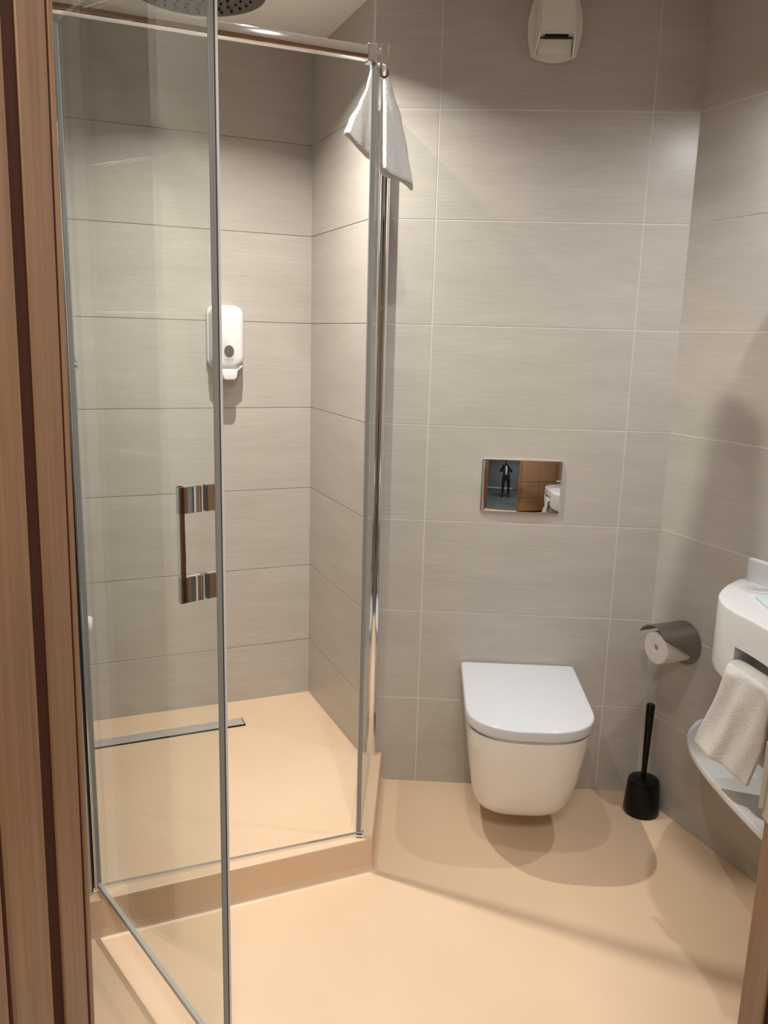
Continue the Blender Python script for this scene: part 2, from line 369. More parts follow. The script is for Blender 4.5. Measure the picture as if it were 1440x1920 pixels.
# ------------------------------------------------------------------ lamps
def downlight(name, label, x, y, power, col=WARM, spread=140, size=0.026):
    t = thing(name, label, 'ceiling light', (x, y, CEIL-0.03), 0, 'recessed ceiling downlights')
    bm = new(); lathe(bm, [(0.030, 0.022), (0.030, 0.004), (0.033, 0.0), (0.045, 0.006), (0.048, 0.030), (0.030, 0.030), (0.030, 0.022)], 32); obj('trim_ring', bm, CHROME, t, smooth=0.6)
    bm = new(); lathe(bm, [(0.0, 0.012), (0.029, 0.012), (0.029, 0.02), (0, 0.02)], 24); obj('lens', bm, LAMP, t)
    ld = bpy.data.lights.new(name, 'AREA'); ld.shape = 'DISK'; ld.size = size; ld.energy = power; ld.color = col; ld.spread = math.radians(spread)
    lo = bpy.data.objects.new('lamp_bulb', ld); C.objects.link(lo); lo.parent = t; lo.location = (0, 0, -0.002)
    return t
downlight('ceiling_downlight', 'recessed ceiling downlight over the middle of the bathroom', -0.02, -1.05, P_MAIN, NEUTRAL, 159)
downlight('ceiling_downlight', 'recessed ceiling downlight inside the shower', -0.455, -0.365, P_SHOWER)
hl = thing('hall_fill_panel', 'square panel added in the unseen hall as soft fill light', 'ceiling light', (0.15, -2.75, CEIL-0.03))  # added fill that brightens the bathroom softly through the doorway
bm = new(); box(bm, -0.31, 0.31, -0.31, 0.31, 0.008, 0.03, 0.004); obj('housing', bm, SEAL_L, hl)
bm = new(); box(bm, -0.29, 0.29, -0.29, 0.29, 0.004, 0.008); obj('diffuser', bm, emit('fill_face', WARM, 6.0), hl)
ld = bpy.data.lights.new('hall_fill_panel', 'AREA'); ld.shape = 'SQUARE'; ld.size = 0.58; ld.energy = P_HALL_FILL; ld.color = WARM
lo = bpy.data.objects.new('lamp_bulb', ld); C.objects.link(lo); lo.parent = hl; lo.location = (0, 0, -0.002)
# unseen mirror, put in to cast the right-wall shadow, and the lamp above it
mr = thing('shadow_mirror', 'unseen round mirror added on the right wall to cast a shadow', 'mirror', RC + DEP*0.555 - NRM*0.0 + Vector((0,0,1.66)), R_SIDE)
bm = new(); prism(bm, arc(0, 0, 0.17, 0, 2*math.pi*47/48, 47), -0.055, -0.045, 0.002, ax='y'); obj('mirror_glass', bm, CHROME_M, mr, smooth=0.6)
bm = new(); prism(bm, arc(0, 0, 0.05, 0, 2*math.pi*31/32, 31), -0.045, 0.0, 0, ax='y'); obj('backing', bm, SEAL_L, mr, smooth=0.6)
ml = thing('mirror_lamp', 'slim wall lamp above the round mirror', 'wall lamp', RC + DEP*0.607 - NRM*0.002 + Vector((0,0,2.15)), R_SIDE)
bm = new(); box(bm, -0.03, 0.03, -0.10, 0.0, -0.005, 0.03, 0.003); obj('arm', bm, CHROME, ml)
bm = new(); box(bm, -0.08, 0.08, -0.15, -0.09, -0.004, 0.034, 0.004); obj('lamp_head', bm, CHROME, ml)
ld = bpy.data.lights.new('mirror_lamp', 'AREA'); ld.shape = 'DISK'; ld.size = 0.032; ld.energy = P_MIRROR; ld.color = NEUTRAL; ld.spread = math.radians(175)
lo = bpy.data.objects.new('lamp_bulb', ld); C.objects.link(lo); lo.parent = ml; lo.location = (0, -0.12, -0.007)
bm = new(); box(bm, -0.06, 0.06, -0.14, -0.10, -0.0065, -0.004); obj('lens', bm, LAMP, ml)

# ------------------------------------------------------------------ shower tray (floor, curb, cove, threshold strip)
FR = (LEFT)                                  # runs left along the shower front
CO = Vector((-0.116, -0.490, 0))            # outer curb corner
CW = 0.065
tray = thing('shower_tray', 'beige raised shower floor with a low curb in front', 'shower tray', (CO.x, CO.y, 0))
def rel(v): return (v[0]-CO.x, v[1]-CO.y)
E0 = CO + FR*((HW-CO).dot(FR))               # curb outer end at the left wall
nin = -DEP                                   # into the shower from the front
CI = Vector((CO.x-CW, 0, 0)); 
tI = (CO.x - CW); 
# inner corner: x = CO.x-CW, on line CO+nin*CW + FR*s
base = CO + nin*CW; s_ = (tI - base.x)/FR.x; CIn = base + FR*s_
EI = E0 + nin*CW
WJ = Vector((CO.x, 0, 0)); WJi = Vector((CO.x-CW, 0, 0))
bm = new(); prism(bm, [rel(p) for p in (E0, CO, WJ, WJi, CIn, EI)], 0.0, 0.100, 0.003, 2, top_only=True)
obj('curb', bm, RESIN, tray)
# sloped shower floor in facets that fall to the drain
SB = S0 + LEFT*BACKLEN
K = Vector((-0.1888, 0.0, 0))
V = {'S': (S0, 0.078), 'B': (SB, 0.088), 'K': (K, 0.090), 'WJi': (WJi, 0.091), 'CI': (CIn, 0.096), 'EI': (EI, 0.097), 'FM': (CIn + FR*0.36, 0.092),
     'D0': (S0 + LEFT*0.27 + DEP*0.18, 0.066), 'D1': (SB + LEFT*-0.02 + DEP*0.18, 0.068)}
bm = new(); vv = {k: bm.verts.new((*rel(p), z)) for k, (p, z) in V.items()}
for f in (('S','D0','K'), ('S','B','D1','D0'), ('B','EI','D1'), ('K','D0','FM'), ('K','FM','CI'), ('K','CI','WJi'), ('D0','D1','FM'), ('D1','EI','FM')):
    bm.faces.new([vv[k] for k in f])
bmesh.ops.recalc_face_normals(bm, faces=bm.faces[:])
r = bmesh.ops.extrude_face_region(bm, geom=bm.faces[:])
for v in [g for g in r['geom'] if isinstance(g, bmesh.types.BMVert)]: v.co.z = 0.0
obj('shower_floor', bm, RESIN, tray)
h = 0.018
bm = new(); mit = (DEP + Vector((1,0,0))); mit = mit/(1 + DEP.x)
loft(bm, [[(*rel(x), 0.0), (*rel(x + n_*h), 0.0), (*rel(x + n_*h*0.3), h*0.3), (*rel(x), h)] for x, n_ in ((E0, DEP), (CO, mit), (WJ, Vector((1,0,0))))])
obj('cove', bm, RESIN, tray)
# threshold strip along the door line
T0 = Vector((-0.160, -0.482, 0)); T1 = HINGE + LEFT*0.03
bm = new(); tdir = (T1-T0).normalized(); tn = Vector((-tdir.y, tdir.x, 0))
loft(bm, [[(*rel(p + tn*0.006), 0.100), (*rel(p + tn*0.005), 0.108), (*rel(p - tn*0.005), 0.108), (*rel(p - tn*0.006), 0.100)] for p in (T0, T1)])
obj('threshold_strip', bm, CHROME, tray)
# linear drain
DR = Vector((-0.633, 0.235, 0))
dr = thing('linear_drain', 'brushed steel linear drain set in the shower floor', 'drain', DR + Vector((0,0,0.0675)), A)
bm = new(); box(bm, -0.66, 0.0, -0.029, 0.029, -0.006, 0.0035); obj('frame', bm, BLACK_M, dr)
bm = new(); box(bm, -0.658, -0.0035, -0.0255, 0.0255, 0.0, 0.006, 0.001); obj('cover', bm, STEEL, dr)

# ------------------------------------------------------------------ fixed glass side panel
PX = -0.155
sp = thing('shower_side_panel', 'fixed clear glass side panel of the shower with chrome wall profile', 'glass panel', (PX, 0, 0.1))
bm = new(); box(bm, -0.004, 0.004, -0.472, -0.034, 0.008, 2.0, 0.0); obj('glass', bm, GLASS, sp)
bm = new(); box(bm, -0.0045, 0.0055, -0.483, -0.472, 0.0, 2.018, 0.0015); obj('edge_strip', bm, SEAL, sp)
bm = new(); box(bm, -0.0075, -0.0045, -0.486, -0.474, 0.0, 2.018, 0.0008); obj('magnet_seal', bm, SEAL_L, sp)
bm = new(); tube(bm, (0.004, -0.019, 0.0), (0.004, -0.019, 2.0), 0.0175, seg=32); obj('wall_profile', bm, CHROME, sp, smooth=0.6)
bm = new(); box(bm, -0.0035, 0.0035, -0.472, -0.034, 0.0, 0.008); obj('bottom_seal', bm, SEAL, sp)
bm = new(); tube(bm, (-0.006, -0.488, 0.008), (0.012, -0.488, 0.008), 0.0075, seg=20); box(bm, 0.010, 0.015, -0.494, -0.480, 0.001, 0.018, 0.002); obj('corner_clamp', bm, CHROME, sp, smooth=0.6)

# stabilizer bar over the door
b0 = Vector((PX-0.016, -0.486, 2.094)); b1 = HINGE + LEFT*0.060 + Vector((0,0,2.098))
bd = (b1-b0); bl = bd.length; ang = math.atan2(bd.y, bd.x)
sb = thing('stabilizer_bar', 'horizontal chrome bar across the top of the shower entrance', 'bar', b0, ang)
bm = new(); prism(bm, rrect(-0.012, 0.012, -0.015, 0.015, 0.004, 4), 0.0, bl, 0, ax='x'); obj('tube', bm, CHROME, sb, smooth=0.5)
bm = new(); box(bm, -0.016, 0.004, -0.015, 0.015, -0.020, 0.020, 0.003); obj('flange', bm, CHROME, sb)
bm = new(); box(bm, bl-0.004, bl, -0.022, 0.022, -0.022, 0.022, 0.002); obj('wall_plate', bm, CHROME, sb)

# J hook on the outside of the panel
hk = thing('towel_hook', 'small chrome double hook clipped on the top of the glass panel', 'hook', (PX+0.0, -0.455, 2.008))
bm = new(); box(bm, 0.0095, 0.0155, -0.008, 0.008, 0.045, 0.115, 0.001); obj('back_plate', bm, CHROME, hk)
bm = new(); prism(bm, arc(0.0205, 0.052, 0.011, math.pi, 2*math.pi, 10) + arc(0.0205, 0.052, 0.005, 2*math.pi, math.pi, 10), -0.006, 0.006, 0, ax='y'); obj('bend', bm, CHROME, hk, smooth=0.6)
bm = new(); box(bm, 0.0255, 0.0315, -0.006, 0.006, 0.052, 0.115, 0.001); obj('prong', bm, CHROME, hk)
bm = new(); box(bm, -0.0085, 0.012, -0.008, 0.008, 0.097, 0.101, 0.001); box(bm, -0.0085, -0.0055, -0.008, 0.008, 0.075, 0.101, 0.001); obj('clip', bm, CHROME, hk)

# ------------------------------------------------------------------ glass door, standing open
TH = math.radians(47.8); DL = 0.657
dd = thing('shower_door', 'clear glass shower door standing open with chrome pull handle', 'shower door', HINGE + Vector((0,0,0.1)), -TH)
bm = new(); box(bm, 0.012, DL-0.004, -0.004, 0.004, 0.022, 1.96); obj('glass', bm, GLASS, dd)
bm = new(); box(bm, DL-0.004, DL, -0.0055, 0.0035, 0.020, 1.96, 0.001); obj('edge_seal', bm, SEAL, dd)
bm = new(); box(bm, DL-0.004, DL-0.0015, 0.0035, 0.0058, 0.020, 1.96); obj('gasket', bm, DARKRUB, dd)
bm = new(); box(bm, DL-0.004, DL+0.0005, 0.0058, 0.0098, 0.020, 1.96, 0.0008); obj('magnet_strip', bm, SEAL_W, dd)
bm = new(); box(bm, 0.012, DL, -0.005, 0.005, 0.010, 0.022, 0.001); obj('bottom_seal', bm, SEAL_L, dd)
bm = new(); box(bm, 0.007, 0.012, -0.005, 0.005, 0.010, 1.96, 0.001); obj('hinge_strip', bm, SEAL_L, dd)
# handle: square U pulls on both faces
HX, HZ0, HZ1, HD = 0.599, 0.914, 1.114, 0.045
def pull(sgn, HD):
    y = lambda a, b: (min(sgn*a, sgn*b), max(sgn*a, sgn*b))
    bm = new(); ya, yb = y(0.0065, HD), y(HD-0.011, HD)
    box(bm, HX-0.006, HX+0.006, yb[0], yb[1], HZ0, HZ1, 0.0012)
    for z in (HZ0, HZ1-0.046): box(bm, HX-0.006, HX+0.006, ya[0], ya[1], z, z+0.046, 0.0012)
    h = obj('handle', bm, CHROME, dd)
    for z in (HZ0, HZ1-0.046):
        bm = new(); yy = y(0.0041, 0.0066); box(bm, HX-0.0055, HX+0.0055, yy[0], yy[1], z+0.001, z+0.045); obj('gasket', bm, DARKRUB, h)
pull(-1, 0.045); pull(1, 0.036)

# chrome wall profile at the hinge
hp = thing('hinge_profile', 'tall chrome profile on the left wall that carries the shower door', 'profile', HW + Vector((0,0,0.1)), A)
bm = new(); box(bm, 0.0, 0.0475, -0.012, 0.012, 0.0, 1.98, 0.002); obj('wall_channel', bm, SEAL_L, hp)
bm = new(); box(bm, 0.0476, 0.0505, -0.011, 0.011, 0.0, 1.98); obj('gasket', bm, DARKRUB, hp)
bm = new(); tube(bm, (0.0558, 0.0, 0.0), (0.0558, 0.0, 1.98), 0.0052, seg=20); obj('pivot_tube', bm, CHROME, hp, smooth=0.6)

# ------------------------------------------------------------------ towel over the panel top
def interp(tab, v):
    for (a, b), (c, d) in zip(tab, tab[1:]):
        if v <= c:
            t = (v-a)/(c-a); t = t*t*(3-2*t)*0.5 + t*0.5
            return b + (d-b)*t
    return tab[-1][1]
def lobe(bm, side, ext, zin, zout, depth, ph):
    n, m_ = 60, 34; rings = []
    for k in range(m_+1):
        v = k/m_; ring = []; e = interp(ext, v); hy = interp(depth, v)
        for i in range(n):
            a = 2*math.pi*i/n; c, s_ = math.cos(a), math.sin(a)
            c = math.copysign(abs(c)**0.8, c); s_ = math.copysign(abs(s_)**0.9, s_)
            f = (c+1)/2                                    # 0 at the glass, 1 outside
            wav = 1 + 0.20*v*math.sin(f*6.5+ph) + 0.08*v*math.sin(f*13-ph)
            x = 0.0075 + e*f; y = hy*s_*wav
            z = -v*(zin*(1-f**1.2) + zout*f**1.2) - 0.004*v*math.sin(3*a+ph)
            ring.append((side*x, y, z))
        rings.append(ring)
    inner = []
    last = rings[-1]; cx = sum(p[0] for p in last)/n; cy = sum(p[1] for p in last)/n
    for k in range(5):
        q = 0.82-0.13*k
        inner.append([(cx+(p[0]-cx)*q, cy+(p[1]-cy)*q, p[2]+0.001+0.009*k) for p in last])
    lip = [[(cx+(p[0]-cx)*0.95, cy+(p[1]-cy)*0.95, p[2]-0.003) for p in last]]
    loft(bm, rings + lip + inner)
tw = thing('hand_towel', 'white towel draped over the top of the glass side panel', 'towel', (PX, -0.335, 2.108))
bm = new(); lobe(bm, 1, [(0, .014), (.2, .030), (.42, .052), (.7, .070), (1, .086)], 0.235, 0.275, [(0, .020), (1, .048)], 0.4); obj('outer_drape', bm, TERRY, tw, smooth=2.5)
bm = new(); lobe(bm, -1, [(0, .012), (.3, .022), (.55, .040), (.8, .064), (1, .076)], 0.205, 0.150, [(0, .020), (1, .045)], 2.0); obj('inner_drape', bm, TERRY, tw, smooth=2.5)
bm = new(); prism(bm, arc(0, -0.004, 0.021, 0, math.pi, 14, 0.010) + arc(0, -0.004, 0.0075, math.pi, 0, 10, 0.003), -0.021, 0.021, 0.002, ax='y'); obj('fold', bm, TERRY, tw, smooth=1.2)

# ------------------------------------------------------------------ rain shower head
rh = thing('rain_shower_head', 'large round dark chrome rain shower head under the ceiling', 'shower head', (-0.655, -0.145, 2.343))
bm = new(); lathe(bm, [(0, 0), (0.176, 0.0), (0.183, 0.003), (0.183, 0.009), (0.17, 0.013), (0.05, 0.018), (0.03, 0.03), (0, 0.03)], 64); obj('disc', bm, STEEL_D, rh, smooth=0.6)
bm = new(); tube(bm, (0, 0, 0.03), (0, 0, CEIL-2.343), 0.014); obj('ceiling_arm', bm, CHROME, rh, smooth=0.6)
NZ = bpy.data.meshes.new('nozzle'); b2 = new(); tube(b2, (0, 0, 0.0), (0, 0, -0.004), 0.0042, 0.003, 8); b2.to_mesh(NZ); b2.free(); NZ.materials.append(BLACK)
for r_, k in ((0.03, 6), (0.06, 12), (0.09, 18), (0.12, 24), (0.145, 28)):
    for i in range(k):
        o = bpy.data.objects.new('nozzle', NZ); C.objects.link(o); o.parent = rh
        o.location = (r_*math.cos(2*math.pi*i/k), r_*math.sin(2*math.pi*i/k), 0)

# ------------------------------------------------------------------ soap dispenser on the shower back wall
ds = thing('soap_dispenser', 'white wall soap dispenser with a grey round window', 'soap dispenser', S0 + LEFT*0.322 + Vector((0,0,1.30)), A)
bm = new(); prism(bm, rrect(-0.058, 0.058, 0.045, 0.252, 0.028, 6), -0.030, 0.0, 0.004, ax='y'); obj('back_plate', bm, PLASTIC, ds, smooth=0.7)
# front shell: rounded cover, domed at the top
bm = new(); rings = []
prof = [(0.0, 0.028, 0.0), (0.003, 0.060, 0.0), (0.0, 0.080, 0.002), (-0.004, 0.090, 0.006), (-0.010, 0.096, 0.012), (-0.02, 0.099, 0.022)]
for ins, dep, tdn in prof:
    i_ = abs(ins)
    rings.append([(x, -dep, z) for x, z in rrect(-0.055+i_, 0.055-i_, 0.048+i_*0.3, 0.252-i_-tdn*0.6, 0.034, 7)])
loft(bm, rings); obj('cover', bm, PLASTIC, ds, smooth=0.8)
bm = new(); prism(bm, [(-0.034, 0.034), (0.034, 0.034), (0.052, 0.052), (-0.052, 0.052)], -0.085, -0.004, 0.002, ax='y'); obj('base', bm, PLASTIC, ds, smooth=0.7)
bm = new(); prism(bm, [(-0.029, 0.040), (0.029, 0.040), (0.026, 0.014), (0.018, 0.004), (-0.014, 0.004), (-0.022, 0.012)], -0.104, -0.060, 0.004, ax='y'); obj('push_lever', bm, PLASTIC, ds, smooth=0.8)
bm = new(); prism(bm, arc(0.0, 0.100, 0.0165, 0, 2*math.pi*27/28, 27, 0.0195), -0.1008, -0.0985, 0, ax='y'); obj('window', bm, GREYDISC, ds, smooth=0.6)
bm = new()
x = -0.017
for i, wd_ in enumerate([0.0034, 0.0008, 0.0022, 0.0022, 0.0024, 0.0018, 0.0022, 0.0024, 0.002, 0.0022, 0.0022]):
    if i != 1: box(bm, x, x+wd_, -0.0996, -0.0989, 0.0705, 0.0735 + (0.0006 if i == 0 else 0))
    x += wd_ + 0.0009
obj('print', bm, GREYTXT, ds)

# shower fittings on the left wall (only their tips show past the hinge profile)
LWF = lambda t, z: HW - DEP*t + Vector((0,0,z))
mx = thing('shower_mixer', 'chrome shower mixer knob on the left shower wall', 'mixer', LWF(0.50, 1.365), R_SIDE + math.pi)
bm = new(); tube(bm, (0, 0.0, 0), (0, -0.012, 0), 0.06, 0.058, 40); obj('rosette', bm, CHROME, mx, smooth=0.6)
bm = new(); tube(bm, (0, -0.012, 0), (0, -0.098, 0), 0.022, 0.021, 28); tube(bm, (0, -0.098, 0), (0, -0.104, 0), 0.021, 0.014, 28); obj('knob', bm, CHROME, mx, smooth=0.6)
hs = thing('hand_shower', 'white hand shower hanging low on the left shower wall', 'hand shower', LWF(0.45, 0.55), R_SIDE + math.pi)
bm = new(); tube(bm, (0, 0.0, 0), (0, -0.075, 0), 0.012, 0.012, 20); obj('bracket', bm, CHROME, hs, smooth=0.6)
bm = new(); tube(bm, (0, -0.072, -0.13), (0, -0.076, 0.06), 0.009, 0.012, 20); obj('grip', bm, PLASTIC, hs, smooth=0.6)
bm = new(); lathe(bm, [(0, 0.0), (0.026, 0.003), (0.031, 0.010), (0.026, 0.022), (0.012, 0.036), (0, 0.036)], 28)
for v in bm.verts: v.co = Matrix.Rotation(math.radians(-80), 4, 'X') @ v.co + Vector((0, -0.104, 0.078))
obj('spray_head', bm, PLASTIC, hs, smooth=0.8)

# ------------------------------------------------------------------ wall hung toilet
TX = 0.315
def dshape(hw, front, back, rx, ry, n=16, rb=0.012, ex=2.3):
    """outline in XY, counter-clockwise: flat back, straight sides, rounded front (front is -y)"""
    pts = []
    pts += [(hw-rb, back)] 
    pts += [(-hw+rb, back), (-hw+rb*0.3, back-rb*0.3), (-hw, back-rb)]
    cy = front + ry
    for i in range(n+1):
        t = math.pi/2*i/n
        c, s = math.cos(t)**(2/ex), math.sin(t)**(2/ex)
        pts.append((-hw + rx - rx*c, cy - ry*s))
    for i in range(n, -1, -1):
        t = math.pi/2*i/n
        c, s = math.cos(t)**(2/ex), math.sin(t)**(2/ex)
        pts.append((hw - rx + rx*c, cy - ry*s))
    pts += [(hw, back-rb), (hw-rb*0.3, back-rb*0.3)]
    return pts
to = thing('toilet', 'white wall hung toilet with closed square-backed lid', 'toilet', (TX, 0, 0))
bm = new(); rings = []
for z, hw, fy in [(0.084, 0.098, -0.288), (0.086, 0.114, -0.309), (0.092, 0.126, -0.328), (0.108, 0.136, -0.350), (0.14, 0.1445, -0.374), (0.19, 0.153, -0.400), (0.25, 0.1615, -0.425), (0.31, 0.168, -0.446), (0.36, 0.172, -0.459), (0.3885, 0.173, -0.462), (0.391, 0.171, -0.460)]:
    rings.append([(x, y, z) for x, y in dshape(hw, fy, -0.001, hw*0.90, 0.13, 16, 0.01, 2.7)])
loft(bm, rings); obj('bowl', bm, CERAMIC, to, smooth=0.6)
bm = new(); prism(bm, dshape(0.1745, -0.468, -0.05, 0.165, 0.155, 16, 0.012, 2.4), 0.3925, 0.403, 0.003, 3); obj('seat', bm, LIDMAT, to, smooth=0.5)
bm = new(); prism(bm, dshape(0.1815, -0.483, -0.006, 0.172, 0.15, 18, 0.012, 2.4), 0.4045, 0.437, 0.006, 4); obj('lid', bm, LIDMAT, to, smooth=0.5)
for s in (-1, 1):
    bm = new(); tube(bm, (s*0.07-0.02, -0.028, 0.398), (s*0.07+0.02, -0.028, 0.398), 0.0065, seg=16); obj('hinge', bm, CHROME, to, smooth=0.6)

# flush plate, slightly domed polished chrome
fp = thing('flush_plate', 'polished chrome rectangular flush plate above the toilet', 'flush plate', (0.294, 0, 1.019))
bm = new(); prism(bm, rrect(-0.123, 0.123, -0.082, 0.082, 0.004, 3), -0.006, 0.0, 0.001, ax='y'); obj('frame', bm, CHROME, fp, smooth=0.5)
bm = new(); nx, nz = 48, 34; RD = 2.4; hx, hz = 0.1205, 0.0795
gv = {}
sag0 = (hx*hx+hz*hz)/(2*RD)
for i in range(nx+1):
    for k in range(nz+1):
        x = -hx+2*hx*i/nx; z = -hz+2*hz*k/nz
        gv[i, k] = bm.verts.new((x, -0.0065-(sag0-(x*x+z*z)/(2*RD)), z))
for i in range(nx):
    for k in range(nz): bm.faces.new((gv[i,k], gv[i+1,k], gv[i+1,k+1], gv[i,k+1]))
border = [gv[i,0] for i in range(nx+1)] + [gv[nx,k] for k in range(1,nz+1)] + [gv[i,nz] for i in range(nx-1,-1,-1)] + [gv[0,k] for k in range(nz-1,0,-1)]
bk = [bm.verts.new((v.co.x, -0.005, v.co.z)) for v in border]
for i in range(len(bk)):
    j = (i+1) % len(bk); bm.faces.new((border[i], border[j], bk[j], bk[i]))
bf = obj('button_face', bm, CHROME_M, fp, smooth=0.5)
RN = 0.50
bf.data.normals_split_custom_set_from_vertices([((v.co.x/RN), -1.0, (v.co.z/RN)) if v.co.y < -0.0058 else (0, -1, 0) for v in bf.data.vertices])

# ------------------------------------------------------------------ ventilation outlet
ve = thing('ventilation_outlet', 'ivory plastic ventilation outlet high on the back wall', 'vent', (0.310, 0, 2.22))
def vent_outline():
    L_ = [(-0.063, 0.017), (-0.070, 0.045), (-0.0745, 0.075), (-0.0745, 0.105), (-0.068, 0.140), (-0.058, 0.172)]
    R_ = [(-x, z) for x, z in L_][::-1]
    B_ = [(0.045, 0.0085), (0.022, 0.002), (0.0, 0.0), (-0.022, 0.002), (-0.045, 0.0085)]
    return L_ + R_ + B_
bm = new(); prism(bm, vent_outline(), -0.018, 0.0, 0.004, ax='y'); obj('flange', bm, IVORY, ve, smooth=0.5)
# hood: sloping front sheet with mouth below
bm = new()
loft(bm, [[(x, -0.016, z) for x, z in ((-0.056, 0.058), (0.056, 0.058), (0.052, 0.172), (-0.052, 0.172))],
          [(x, y, z) for x, y, z in ((-0.049, -0.078, 0.058), (0.049, -0.078, 0.058), (0.047, -0.070, 0.172), (-0.047, -0.070, 0.172))]])
bmesh.ops.bevel(bm, geom=bm.edges[:], offset=0.004, segments=2, affect='EDGES'); obj('hood', bm, IVORY, ve, smooth=0.6)
for s in (-1, 1):
    bm = new(); pts = [(-0.014, 0.010), (-0.022, 0.012), (-0.078, 0.060), (-0.014, 0.062)]
    rr = [[(s*0.0555 if k == 0 else s*0.0505, y, z) for y, z in pts] for k in (0, 1)]
    for q in range(4):
        if q in (2,): rr[0][q] = (s*0.049, *pts[q]); rr[1][q] = (s*0.044, *pts[q])
    loft(bm, rr); obj('cheek', bm, IVORY, ve)
bm = new(); loft(bm, [[(x, y, z) for y, z in ((-0.017, 0.020), (-0.024, 0.020), (-0.040, 0.052), (-0.017, 0.052))] for x in (-0.046, 0.046)]); obj('inner_ramp', bm, IVORY, ve)
bm = new(); box(bm, -0.032, 0.032, -0.060, -0.030, 0.0515, 0.0585); obj('air_slot', bm, BLACK_M, ve)

# ------------------------------------------------------------------ toilet brush
tb = thing('toilet_brush', 'black toilet brush standing in its round holder in the corner', 'toilet brush', (0.7225, -0.118, 0))
bm = new(); lathe(bm, [(0, 0), (0.052, 0.0), (0.0555, 0.006), (0.055, 0.02), (0.049, 0.105), (0.046, 0.113), (0.030, 0.118), (0.0, 0.119)], 40); obj('holder', bm, BLACK, tb, smooth=0.7)
bm = new(); tube(bm, (0.0, 0.006, 0.115), (0.005, 0.020, 0.355), 0.0075, 0.0135, 24)
tube(bm, (0.005, 0.020, 0.355), (0.0051, 0.0203, 0.359), 0.0135, 0.011, 24); obj('handle', bm, BLACK, tb, smooth=0.7)

# ------------------------------------------------------------------ toilet paper holder (axis perpendicular to the right wall)
tp = thing('paper_holder', 'dark brushed steel paper roll holder with a curved cover on the right wall', 'paper holder', RC + DEP*0.152 + Vector((0,0,0.581)), R_SIDE)
bm = new(); prism(bm, arc(0, 0, 0.066, 0, 2*math.pi*39/40, 39), -0.008, 0.0, 0.001, ax='y'); obj('wall_disc', bm, STEEL_D, tp, smooth=0.6)
bm = new(); tube(bm, (0, -0.006, -0.002), (0, -0.108, -0.002), 0.008, seg=20); obj('spindle', bm, STEEL_D, tp, smooth=0.6)
bm = new(); na = 30; a0, a1 = math.radians(150), math.radians(-28)
ro, ri = 0.0675, 0.0655
rings = []
for i in range(na+1):
    a = a0 + (a1-a0)*i/na
    d_ = 0.128
    if a < math.radians(42): d_ = 0.128 - 0.110*((math.radians(42)-a)/math.radians(70))**1.0
    c, s = math.cos(a), math.sin(a)
    rings.append([(ri*c, -0.004, ri*s), (ro*c, -0.004, ro*s), (ro*c, -d_, ro*s), (ri*c, -d_, ri*s)])
loft(bm, rings); obj('cover', bm, STEEL_D, tp, smooth=0.5)
pr = tag(obj('paper_roll', _b := (lambda bm: (lathe(bm, [(0.0085, 0.0), (0.047, 0.0), (0.0495, 0.003), (0.0495, 0.099), (0.047, 0.102), (0.013, 0.102), (0.0085, 0.0985), (0.0085, 0.0)], 48), bm)[1])(new()), TISSUE, None, RC + DEP*0.152 - NRM*0.012 + Vector((0,0,0.578)), R_SIDE, smooth=0.6),
         'white toilet paper roll under the curved steel cover', 'paper roll')
pr.rotation_euler = (math.pi/2, 0, R_SIDE)

# ------------------------------------------------------------------ washbasin on the right wall
Wb = lambda n_, l_, c_, a_=0.0, o_=0.0, z_=0.0: thing(n_, l_, c_, RC + DEP*a_ - NRM*o_ + Vector((0,0,z_)), R_SIDE)
wb = Wb('washbasin', 'white solid surface washbasin counter with rounded end on the right wall', 'washbasin')
front = [(0.346, 0.0), (0.350, 0.030), (0.364, 0.063), (0.382, 0.104), (0.407, 0.145), (0.432, 0.180), (0.459, 0.207), (0.492, 0.231), (0.530, 0.2495), (0.570, 0.261), (0.62, 0.269),
         (0.68, 0.283), (0.76, 0.31), (0.86, 0.335), (0.98, 0.345), (1.10, 0.335), (1.20, 0.31), (1.27, 0.27), (1.31, 0.21), (1.33, 0.12), (1.335, 0.0)]
def outline(ins=0.0):
    p = [(a, -d) for a, d in front]
    return p
full = [(a, -d) for a, d in front]
bm = new(); prism(bm, full, 0.757, 0.840, 0.006, 3, top_only=True); obj('counter', bm, SOLID, wb, smooth=0.6)
endb = [p for p in full if p[0] <= 0.57] + [(0.578, -0.262), (0.578, 0.0)]
bm = new()
rings = [[(x, y, z) for x, y in (offset_poly(endb, i_) if i_ else endb)] for i_, z in ((0.016, 0.655), (0.005, 0.659), (0.0, 0.670), (0.0, 0.757))]
loft(bm, rings); obj('end_body', bm, SOLID, wb, smooth=0.6)
inn = [(a, -max(0.0, d-0.070)) for a, d in front if 0.56 <= a <= 1.29]
core = [(0.57, 0.0)] + inn + [(1.29, 0.0)]
bm = new(); prism(bm, core, 0.660, 0.757, 0.0); obj('body', bm, SOLID, wb)
fo = [(a, -d) for a, d in front if 0.56 <= a <= 1.28]; fi = [(a, -d+0.020) for a, d in front if 0.56 <= a <= 1.28]
bm = new(); prism(bm, fo + fi[::-1], 0.657, 0.702, 0.004, 2); obj('towel_rail', bm, SOLID, wb, smooth=0.6)
bm = new(); box(bm, 0.366, 1.335, -0.020, 0.0, 0.835, 0.903, 0.004); obj('upstand', bm, SOLID, wb)
# oval bowl rim on the counter (outside the frame)
bm = new(); lathe(bm, [(0.0, 0.8405), (0.10, 0.8405), (0.14, 0.8407), (0.15, 0.846), (0.158, 0.846), (0.16, 0.8402)], 40, c=(0.98, -0.18))
for v in bm.verts: v.co.y = -0.18 + (v.co.y+0.18)*0.72
obj('bowl', bm, CERAMIC, wb, smooth=0.6)
